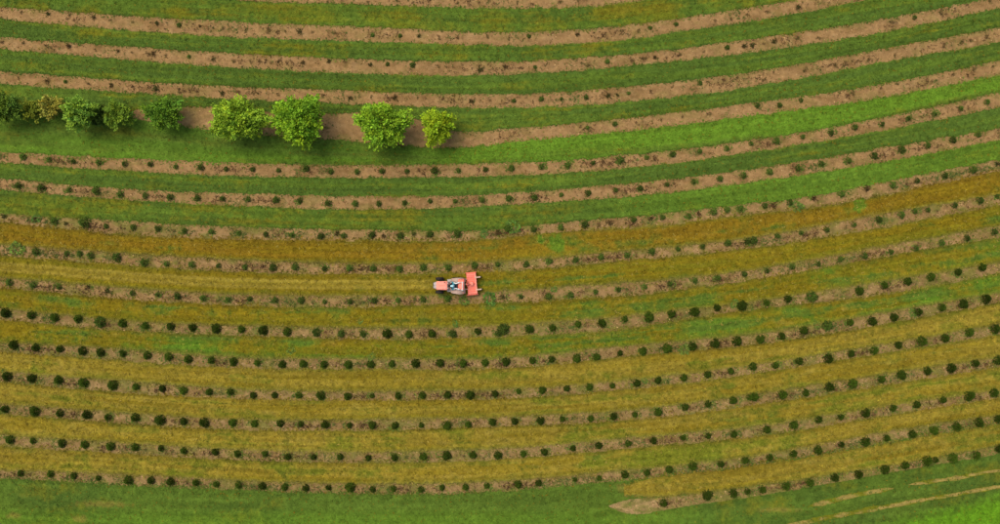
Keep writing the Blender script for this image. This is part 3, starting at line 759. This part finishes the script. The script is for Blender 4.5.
tree(117, 115, 15, 13, 2.3, lin(116, 144, 44), lin(112, 140, 44), 'medium green bush left of the reddish soil gap', 6, .55, .18)
tree(164, 113, 20, 15.5, 2.6, lin(104, 140, 38), lin(98, 134, 38), 'mid green low tree standing alone between two soil gaps', 7, .75, .18)
tree(238, 119, 29, 18.5, 4.2, lin(140, 172, 46), lin(136, 168, 46), 'wide round green tree just left of the tallest tree', 8, 1.5, .22)
tree(298, 120, 24, 24, 4.5, lin(126, 166, 40), lin(122, 160, 38), 'tallest bright green tree, third from the right end of the tree row', 10, 1.5, .23)
tree(383, 124.5, 27, 21, 4.0, lin(132, 170, 42), lin(124, 162, 40), 'wide oval bright green tree, second from the right', 11, 1.35, .22)
tree(438, 126, 15.5, 17.5, 3.3, lin(144, 170, 36), lin(138, 166, 36), 'small yellow-green tree at the right end of the tree row', 12, .8, .19)

# ---------------------------------------------------------------- machine parts: mesh helpers
def bm_obj(name, bm, mat, parent, smooth=False):
    me = bpy.data.meshes.new(name); bmesh.ops.recalc_face_normals(bm, faces=bm.faces); bm.to_mesh(me); bm.free()
    if smooth:
        for p in me.polygons: p.use_smooth = True
    return link(name, me, parent, mat)
def box(bm, x0, x1, y0, y1, z0, z1, bev=0.0, taper=None):
    """taper: (y factor, z drop) applied to the x0 end"""
    vs = [bm.verts.new((x, y, z)) for x in (x0, x1) for y in (y0, y1) for z in (z0, z1)]
    fs = [(0, 1, 3, 2), (4, 6, 7, 5), (0, 4, 5, 1), (2, 3, 7, 6), (0, 2, 6, 4), (1, 5, 7, 3)]
    faces = [bm.faces.new([vs[i] for i in q]) for q in fs]
    if taper:
        ym = (y0 + y1) / 2
        for v in vs[:4]:
            v.co.y = ym + (v.co.y - ym) * taper[0]
        for v in (vs[1], vs[3]): v.co.z -= taper[1]
    if bev:
        es = list({e for f in faces for e in f.edges}); bmesh.ops.bevel(bm, geom=es, offset=bev, segments=2, affect='EDGES', profile=.5)
def bm_tube(bm, pts, rad, seg=8):
    if not isinstance(rad, (list, tuple)): rad = [rad] * len(pts)
    v, f = tube(pts, rad, seg); vv = [bm.verts.new(p) for p in v]
    for q in f: bm.faces.new([vv[i] for i in q])
def bm_lathe_y(bm, cx, cy, cz, prof, seg=28):
    """prof: (radius, y offset) revolved round the y axis"""
    rings = []
    for (r, y) in prof:
        rings.append([bm.verts.new((cx + math.cos(2 * math.pi * j / seg) * r, cy + y, cz + math.sin(2 * math.pi * j / seg) * r)) for j in range(seg)])
    for a, b in zip(rings, rings[1:]):
        for j in range(seg): bm.faces.new((a[j], a[(j + 1) % seg], b[(j + 1) % seg], b[j]))
    bm.faces.new(rings[0][::-1]); bm.faces.new(rings[-1])

RED = (0.78, 0.155, 0.09)
M['red'] = paint('faded_red_paint', RED, .34, var=.10, scale=5, dirt=(0.60, .13, .08))
M['hood'] = paint('faded_hood_paint', (0.86, .27, .18), .30, var=.06, scale=4, dirt=(.74, .22, .15))
M['grey'] = paint('grey_paint', (0.42, .38, .35), .5, var=.15)
M['pale'] = paint('pale_fender_paint', (0.42, .29, .22), .55, var=.18, scale=7)
M['white'] = paint('off_white_paint', (0.75, .74, .68), .4, var=.08)
M['tan'] = paint('tan_paint', (0.62, .42, .28), .5, var=.15)
M['rubber'] = paint('rubber', (0.022, .02, .018), .85, var=.3, spec=.2, dirt=(.05, .04, .03))
M['black'] = paint('black_plastic', (0.02, .02, .022), .5, var=.2)
M['steel'] = paint('dark_steel', (0.10, .09, .085), .5, metal=.4, var=.2)
M['glass'] = paint('lamp_glass', (0.75, .75, .7), .1, var=.05)

# ---------------------------------------------------------------- the tractor (drives to the left; local x points to its rear)
TX, TY = spot(450, 285.4)
trac = empty('tractor', (TX, TY, .045), R(-1.0))
tag(trac, 'faded red compact tractor with open driver station driving to the left', 'tractor')
Q = lambda px: (px - 450) * S
bm = bmesh.new(); box(bm, Q(437.2), Q(448.3), -.40, .40, .62, 1.16, .07, (.94, .07)); hood = bm_obj('hood', bm, M['hood'], trac)
for sgn in (-1, 1):
    bm = bmesh.new(); box(bm, Q(439), Q(446.5), sgn * .40 - .012, sgn * .40 + .012, .72, .98, .008); bm_obj('side_vent', bm, M['black'], hood)
bm = bmesh.new(); box(bm, Q(446.2), Q(447), -.25, -.17, 1.155, 1.175, .004); bm_obj('fuel_cap', bm, M['grey'], hood)
bm = bmesh.new(); box(bm, Q(440.5), Q(446.0), -.012, .012, 1.06, 1.150, .003); bm_obj('hood_seam', bm, M['red'], hood)
bm = bmesh.new(); box(bm, Q(434.6), Q(437.5), -.37, .37, .52, 1.04, .12, (.72, .14)); nose = bm_obj('grille', bm, M['grey'], trac)
for sgn in (-1, 1):
    bm = bmesh.new(); box(bm, Q(434.4), Q(434.75), sgn * .16 - .07, sgn * .16 + .07, .74, .84, .01); bm_obj('headlight', bm, M['glass'], nose)
for i in range(4):
    bm = bmesh.new(); box(bm, Q(433.6), Q(434.5), -.26 + i * .135, -.26 + i * .135 + .12, .38, .62, .015); bm_obj('front_weight', bm, M['steel'], trac)
bm = bmesh.new(); box(bm, Q(435.5), Q(460), -.17, .17, .36, .62, .03); bm_obj('chassis', bm, M['steel'], trac)
bm = bmesh.new(); bm_tube(bm, [(Q(440), -.52, .36), (Q(440), .52, .36)], .055); bm_obj('front_axle', bm, M['steel'], trac)
bm = bmesh.new(); bm_tube(bm, [(Q(458.5), -.42, .58), (Q(458.5), .42, .58)], .09); bm_obj('rear_axle', bm, M['steel'], trac)
def wheel(name, x, y, r, w, lugs):
    bm = bmesh.new(); rr = r * .56
    bm_lathe_y(bm, x, y, r, [(rr * .3, -w * .30), (rr * .35, -w * .28), (rr * .9, -w * .2), (rr, -w * .42), (rr, w * .42), (rr * .9, w * .2), (rr * .35, w * .28), (rr * .3, w * .30)])
    rim = bm_obj(name, bm, M['tan'] if lugs > 16 else M['grey'], trac)
    bm = bmesh.new()
    prof = [(rr * .98, -w * .44), (r * .78, -w * .5), (r * .92, -w * .46), (r * .96, -w * .3), (r * .97, 0), (r * .96, w * .3), (r * .92, w * .46), (r * .78, w * .5), (rr * .98, w * .44)]
    bm_lathe_y(bm, x, y, r, prof, 36)
    for i in range(lugs):
        a = 2 * math.pi * i / lugs
        for sgn in (-1, 1):
            a0 = a + (math.pi / lugs if sgn > 0 else 0)
            vv = []
            for (da, yy, ro) in ((-.05, .02, r), (.05, .02, r), (.15, .47, r * .955), (.05, .47, r * .955)):
                for dr in (-.05, 0):
                    vv.append(bm.verts.new((x + math.cos(a0 + da) * (ro + dr), y + sgn * yy * w, r + math.sin(a0 + da) * (ro + dr))))
            for q in ((1, 3, 5, 7), (0, 1, 7, 6), (2, 3, 1, 0), (4, 5, 3, 2), (6, 7, 5, 4)):
                bm.faces.new([vv[i2] for i2 in q])
    bm_obj('tyre', bm, M['rubber'], rim)
for sgn in (-1, 1):
    wheel('front_wheel', Q(440), sgn * .60, .36, .24, 14)
    wheel('rear_wheel', Q(458.5), sgn * .56, .58, .34, 20)
# fenders: curved plates over the rear wheels
for sgn in (-1, 1):
    bm = bmesh.new(); cx, cz, r0 = Q(458.5), .58, .66
    for (ra, rb) in ((r0, r0 + .02),):
        rows_ = []
        for i in range(15):
            a = R(8 + 150 * i / 14)
            yo = .74 - .10 * abs(i - 6) / 7
            rows_.append([bm.verts.new((cx + math.cos(a) * rr, sgn * yy, cz + math.sin(a) * rr)) for rr in (ra, rb) for yy in (.34, yo)])
        for a, b in zip(rows_, rows_[1:]):
            for q in ((0, 1), (1, 3), (3, 2), (2, 0)): bm.faces.new((a[q[0]], a[q[1]], b[q[1]], b[q[0]]))
        bm.faces.new([rows_[0][i] for i in (0, 1, 3, 2)]); bm.faces.new([rows_[-1][i] for i in (0, 2, 3, 1)])
    fo = bm_obj('fender', bm, M['pale'], trac)
    bm = bmesh.new(); box(bm, Q(463.2), Q(464.0), sgn * .62 - .05, sgn * .62 + .05, 1.0, 1.09, .01); bm_obj('tail_light', bm, M['red'], fo)
bm = bmesh.new(); box(bm, Q(447.6), Q(454.5), -.56, .56, .46, .50, .012); plat = bm_obj('footplate', bm, M['grey'], trac)
for sgn in (-1, 1):
    bm = bmesh.new(); box(bm, Q(448.6), Q(450.2), sgn * .45 - .07, sgn * .45 + .07, .30, .33, .008)
    bm_tube(bm, [(Q(449.4), sgn * .45, .32), (Q(449.6), sgn * .45, .46)], .018, 6); bm_obj('step', bm, M['steel'], plat)
bm = bmesh.new(); box(bm, Q(447.9), Q(449.3), -.30, .30, .60, 1.12, .05); dash = bm_obj('dashboard', bm, M['grey'], trac)
bm = bmesh.new(); box(bm, Q(448.4), Q(449.0), -.16, .16, 1.118, 1.128, .003); bm_obj('instrument_panel', bm, M['black'], dash)
# steering wheel: ring on a tilted column
bm = bmesh.new(); c0 = Vector((Q(450.4), 0, 1.16)); ax = Vector((.45, 0, .9)).normalized(); u = Vector((0, 1, 0)); w_ = ax.cross(u)
ring = [c0 + (u * math.cos(a) + w_ * math.sin(a)) * .185 for a in [2 * math.pi * i / 24 for i in range(25)]]
bm_tube(bm, ring, .016, 6)
for i in range(3):
    a = i * 2.094; bm_tube(bm, [c0, c0 + (u * math.cos(a) + w_ * math.sin(a)) * .185], .012, 5)
bm_tube(bm, [c0, c0 - ax * .28], .022, 6)
bm_obj('steering_wheel', bm, M['black'], trac)
bm = bmesh.new(); box(bm, Q(452.2), Q(457.4), -.24, .24, .82, .92, .04); seat = bm_obj('seat', bm, M['black'], trac)
bm = bmesh.new(); box(bm, Q(456.9), Q(458.3), -.24, .24, .88, 1.30, .05); bm_obj('backrest', bm, M['black'], seat)
bm = bmesh.new(); box(bm, Q(453), Q(457), -.16, .16, .50, .83, .02); bm_obj('seat_base', bm, M['steel'], trac)
bm = bmesh.new(); box(bm, Q(458.6), Q(464.6), -.36, .60, 1.02, 1.27, .05); tb = bm_obj('rear_tool_box', bm, M['red'], trac)
bm = bmesh.new(); box(bm, Q(459.4), Q(463.6), -.25, .48, 1.265, 1.285, .01); bm_obj('lid', bm, M['hood'], tb)
bm = bmesh.new(); box(bm, Q(464.0), Q(465.2), -.44, .50, .80, .98, .03); bm_obj('rear_crossbar', bm, M['tan'], trac)
# folded-back roll bar: two curved pale tubes meeting the rear crossbar
bm = bmesh.new()
for sgn, ye in ((-1, -.34), (1, .30)):
    pts = [(Q(464.2), ye, .95), (Q(463.2), ye * 1.05, 1.30), (Q(460), sgn * .30, 1.42), (Q(456.8), sgn * .22, 1.44), (Q(454.6), sgn * .27, 1.38)]
    bm_tube(bm, pts, .06, 8)
bm_tube(bm, [(Q(463.2), -.36, 1.30), (Q(463.2), .32, 1.30)], .035, 8)
bm_obj('roll_bar', bm, M['white'], trac)
bm = bmesh.new(); bm_tube(bm, [(Q(445.5), .30, 1.1), (Q(445.5), .30, 1.55)], .035, 10); bm_tube(bm, [(Q(445.5), .30, 1.55), (Q(445.9), .30, 1.64)], .03, 10)
bm_obj('exhaust_pipe', bm, M['steel'], hood)
for sgn in (-1, 1):
    bm = bmesh.new(); bm_tube(bm, [(Q(451.8), sgn * .34, .50), (Q(451.2), sgn * .34, .98)], .014, 6); bm_tube(bm, [(Q(451.2), sgn * .34, .98), (Q(451.1), sgn * .34, 1.04)], .028, 8)
    bm_obj('lever', bm, M['black'], trac)

# ---------------------------------------------------------------- the mower behind it
MX, MY = spot(472, 283.6)
mow = empty('mower', (MX, MY, .045), R(5))
tag(mow, 'wide red mower deck with two rear arms hitched behind the tractor', 'mower')
bm = bmesh.new(); box(bm, -.42, .44, -.98, .98, .20, .56, .05); deck = bm_obj('deck', bm, M['red'], mow)
for y in (-.62, -.2, .25, .66):
    bm = bmesh.new(); box(bm, -.40, .42, y - .02, y + .02, .555, .60, .008); bm_obj('rib', bm, M['hood'], deck)
bm = bmesh.new(); box(bm, .30, .44, -.9, .9, .555, .64, .02); bm_obj('rear_beam', bm, M['hood'], deck)
for sgn in (-1, 1):
    bm = bmesh.new(); box(bm, -.52, .50, sgn * 1.0 - .03, sgn * 1.0 + .03, .08, .50, .02); bm_obj('side_skirt', bm, M['red'], deck)
    bm = bmesh.new(); box(bm, -.36, .30, sgn * .80 - .03, sgn * .80 + .03, .555, .585, .01); bm_obj('guard_plate', bm, M['hood'], deck)
bm = bmesh.new(); bm_lathe = box(bm, -.14, .14, -.16, .16, .55, .80, .05); gb = bm_obj('gearbox', bm, M['hood'], mow)
bm = bmesh.new(); bm_tube(bm, [(-.14, 0, .70), (-.78, 0, .66)], .05, 10); bm_obj('drive_shaft', bm, M['pale'], gb)
bm = bmesh.new(); bm_tube(bm, [(-.40, -.30, .56), (-.44, -.04, 1.0), (-.44, .04, 1.0), (-.40, .30, .56)], .035, 8); bm_tube(bm, [(-.44, 0, 1.0), (.30, 0, .62)], .03, 8)
bm_obj('hitch_frame', bm, M['red'], mow)
for y in (-.48, .46):
    bm = bmesh.new(); bm_tube(bm, [(-.40, y, .50), (-.82, y * .78, .56)], .04, 8); bm_obj('lower_link', bm, M['tan'], mow)
for y in (-.56, .54):
    bm = bmesh.new(); box(bm, .30, .84, y - .055, y + .055, .60, .68, .012); arm = bm_obj('tail_arm', bm, M['tan'], mow)
    bm = bmesh.new(); bm_tube(bm, [(.77, y, .62), (.77, y, .38)], .03, 8); box(bm, .70, .84, y - .07, y + .07, .34, .39, .01); bm_obj('fork', bm, M['steel'], arm)
    bm = bmesh.new(); bm_lathe_y(bm, .77, y, .16, [(.05, -.06), (.13, -.06), (.16, -.04), (.16, .04), (.13, .06), (.05, .06)], 20); bm_obj('tail_wheel', bm, M['rubber'], arm)
for y in (-.55, 0, .55):
    bm = bmesh.new(); box(bm, -.34, .34, y - .04, y + .04, .13, .15, .004); bm_obj('blade', bm, M['steel'], deck)

# ---------------------------------------------------------------- the driver
M['skin'] = paint('skin', (0.48, .27, .18), .6, var=.06, spec=.3)
M['shirt'] = paint('teal_shirt', (0.05, .26, .32), .9, var=.2, spec=.1)
M['trousers'] = paint('navy_trousers', (0.02, .03, .055), .9, var=.2, spec=.1)
M['cap'] = paint('pale_blue_cap', (0.42, .68, .72), .8, var=.08, spec=.1)
M['boot'] = paint('brown_boots', (0.06, .035, .02), .7, var=.2)
M['hair'] = paint('dark_hair', (0.03, .02, .015), .7, var=.2)
M['eye'] = paint('eye', (0.05, .04, .04), .2, var=.05)
def skinned(name, verts, edges, rad, root, mat, parent, sub=2):
    me = bpy.data.meshes.new(name); me.from_pydata(verts, edges, [])
    o = bpy.data.objects.new(name, me); scene.collection.objects.link(o)
    sk = o.modifiers.new('skin', 'SKIN'); sk.use_smooth_shade = True
    for i, r_ in enumerate(rad):
        q = me.skin_vertices[0].data[i]; q.radius = r_ if isinstance(r_, tuple) else (r_, r_); q.use_root = (i == root)
    ss = o.modifiers.new('sub', 'SUBSURF'); ss.levels = sub; ss.render_levels = sub
    dg = bpy.context.evaluated_depsgraph_get(); dg.update()
    m2 = bpy.data.meshes.new_from_object(o.evaluated_get(dg)); m2.name = name
    scene.collection.objects.unlink(o); bpy.data.objects.remove(o)
    return m2
person = empty('person', (TX, TY, .045), R(-1.0))
tag(person, 'driver in teal shirt and pale cap sitting on the tractor', 'person')
sx = Q(454.8)                       # pelvis above the seat, facing -x
J, E, RD = [], [], []
def jn(p, r, par=None):
    J.append(p); RD.append(r)
    if par is not None: E.append((par, len(J) - 1))
    return len(J) - 1
pel = jn((sx + .02, 0, 1.00), (.15, .12)); wai = jn((sx, 0, 1.16), (.13, .11), pel); che = jn((sx - .03, 0, 1.36), (.15, .12), wai)
nec = jn((sx - .05, 0, 1.54), .055, che); hd0 = jn((sx - .08, 0, 1.63), .085, nec); hd1 = jn((sx - .10, 0, 1.74), (.095, .085), hd0); hd2 = jn((sx - .09, 0, 1.80), .06, hd1)
ARM = {}
for s in (-1, 1):
    sh = jn((sx - .03, s * .19, 1.44), .065, che); el = jn((sx - .14, s * .36, 1.24), .046, sh); wr = jn((Q(450.9), s * .20, 1.22), .028, el)
    pa = jn((Q(450.9) - .055, s * .175, 1.225), (.038, .02), wr); ARM[s] = (sh, el, wr, pa)
    hip = jn((sx - .02, s * .10, .97), .095, pel); kn = jn((sx - .38, s * .20, .96), .065, hip); an_ = jn((sx - .42, s * .22, .60), .045, kn)
    jn((sx - .50, s * .22, .545), .04, an_)
body_me = skinned('body', J, E, RD, pel, M['skin'], person)
# fingers, nose and ears are joined into the body mesh
bm = bmesh.new(); bm.from_mesh(body_me)
for s in (-1, 1):
    bx_, by_, bz_ = J[ARM[s][3]]
    for i, (ln, dy) in enumerate(((.075, .030), (.085, .010), (.080, -.010), (.062, -.029))):
        p0 = Vector((bx_ - .025, by_ + dy * s, bz_)); p1 = p0 + Vector((-ln * .45, 0, .012)); p2 = p1 + Vector((-ln * .30, 0, -.022)); p3 = p2 + Vector((-ln * .05, 0, -.022))
        bm_tube(bm, [p0, p1, p2, p3], [.0095, .009, .0085, .006], 7)
    t0 = Vector((bx_ + .02, by_ - s * .032, bz_)); bm_tube(bm, [t0, t0 + Vector((-.03, -s * .022, -.004)), t0 + Vector((-.062, -s * .022, -.014))], [.011, .0105, .007], 7)
hx, hz = J[hd1][0], J[hd1][2]
bm_tube(bm, [(hx - .085, 0, hz - .005), (hx - .105, 0, hz - .03), (hx - .112, 0, hz - .045), (hx - .08, 0, hz - .055)], [.010, .014, .017, .010], 7)
for s in (-1, 1):
    bm_tube(bm, [(hx + .01, s * .088, hz - .05), (hx + .015, s * .104, hz - .02), (hx + .012, s * .100, hz + .012)], [.010, .016, .010], 7)
bm.to_mesh(body_me); bm.free()
for p in body_me.polygons: p.use_smooth = True
body = link('body', body_me, person, M['skin'])
for s in (-1, 1):
    bm = bmesh.new(); bmesh.ops.create_uvsphere(bm, u_segments=10, v_segments=8, radius=.013)
    bmesh.ops.translate(bm, verts=bm.verts, vec=(hx - .082, s * .034, hz - .002)); bm_obj('eye', bm, M['eye'], body, True)
bm = bmesh.new(); bm_tube(bm, [(hx - .083, -.026, hz - .086), (hx - .09, 0, hz - .088), (hx - .083, .026, hz - .086)], .007, 6); bm_obj('mouth', bm, paint('lips', (.35, .13, .10), .6), body)
# clothing over the same joints, a little fuller
V_, E_, R_ = [], [], []
def cj(p, r, par=None):
    V_.append(p); R_.append(r)
    if par is not None: E_.append((par, len(V_) - 1))
    return len(V_) - 1
a0 = cj((sx + .02, 0, 1.02), (.175, .145)); a1 = cj((sx, 0, 1.16), (.165, .14), a0); a2 = cj((sx - .03, 0, 1.36), (.18, .15), a1); cj((sx - .045, 0, 1.49), .085, a2)
for s in (-1, 1):
    b0 = cj((sx - .03, s * .20, 1.44), .085, a2); b1 = cj((sx - .14, s * .36, 1.24), .07, b0); cj((sx - .24, s * .29, 1.232), .055, b1)
link('shirt', skinned('shirt', V_, E_, R_, a0, None, None), body, M['shirt'])
V_, E_, R_ = [], [], []
a0 = cj((sx + .02, 0, .985), (.16, .14))
for s in (-1, 1):
    b0 = cj((sx - .02, s * .10, .975), .11, a0); b1 = cj((sx - .38, s * .20, .965), .083, b0); cj((sx - .415, s * .22, .66), .065, b1)
link('trousers', skinned('trousers', V_, E_, R_, a0, None, None), body, M['trousers'])
for s in (-1, 1):
    link('boot', skinned('boot', [(sx - .415, s * .22, .70), (sx - .42, s * .22, .57), (sx - .55, s * .225, .545)], [(0, 1), (1, 2)], [.058, .06, .045], 1, None, None), body, M['boot'])
# cap with a peak, hair below it
bm = bmesh.new(); bmesh.ops.create_uvsphere(bm, u_segments=20, v_segments=12, radius=1)
bmesh.ops.delete(bm, geom=[v for v in bm.verts if v.co.z < -.05], context='VERTS')
for v in bm.verts: v.co = Vector((hx + .005 + v.co.x * .118, v.co.y * .112, hz + .035 + v.co.z * .095))
cap = bm_obj('cap', bm, M['cap'], body, True)
bm = bmesh.new(); pk = []
for i in range(9):
    a = R(118 + 124 * i / 8); pk.append((math.cos(a), math.sin(a)))
lo = [bm.verts.new((hx + c * .112, s_ * .106, hz + .035)) for c, s_ in pk]; out = [bm.verts.new((hx + c * .112 - .085, s_ * .10, hz + .022)) for c, s_ in pk]
lo2 = [bm.verts.new(v.co + Vector((0, 0, .008))) for v in lo]; out2 = [bm.verts.new(v.co + Vector((0, 0, .008))) for v in out]
for i in range(8):
    bm.faces.new((lo[i], out[i], out[i+1], lo[i+1])); bm.faces.new((lo2[i], lo2[i+1], out2[i+1], out2[i])); bm.faces.new((out[i], out2[i], out2[i+1], out[i+1]))
bm_obj('peak', bm, M['cap'], cap)
bm = bmesh.new(); bmesh.ops.create_uvsphere(bm, u_segments=18, v_segments=12, radius=1)
bmesh.ops.delete(bm, geom=[v for v in bm.verts if v.co.x < -.1 or v.co.z > .45], context='VERTS')
for v in bm.verts: v.co = Vector((hx + .012 + v.co.x * .098, v.co.y * .102, hz + .005 + v.co.z * .09))
bm_obj('hair', bm, M['hair'], body, True)
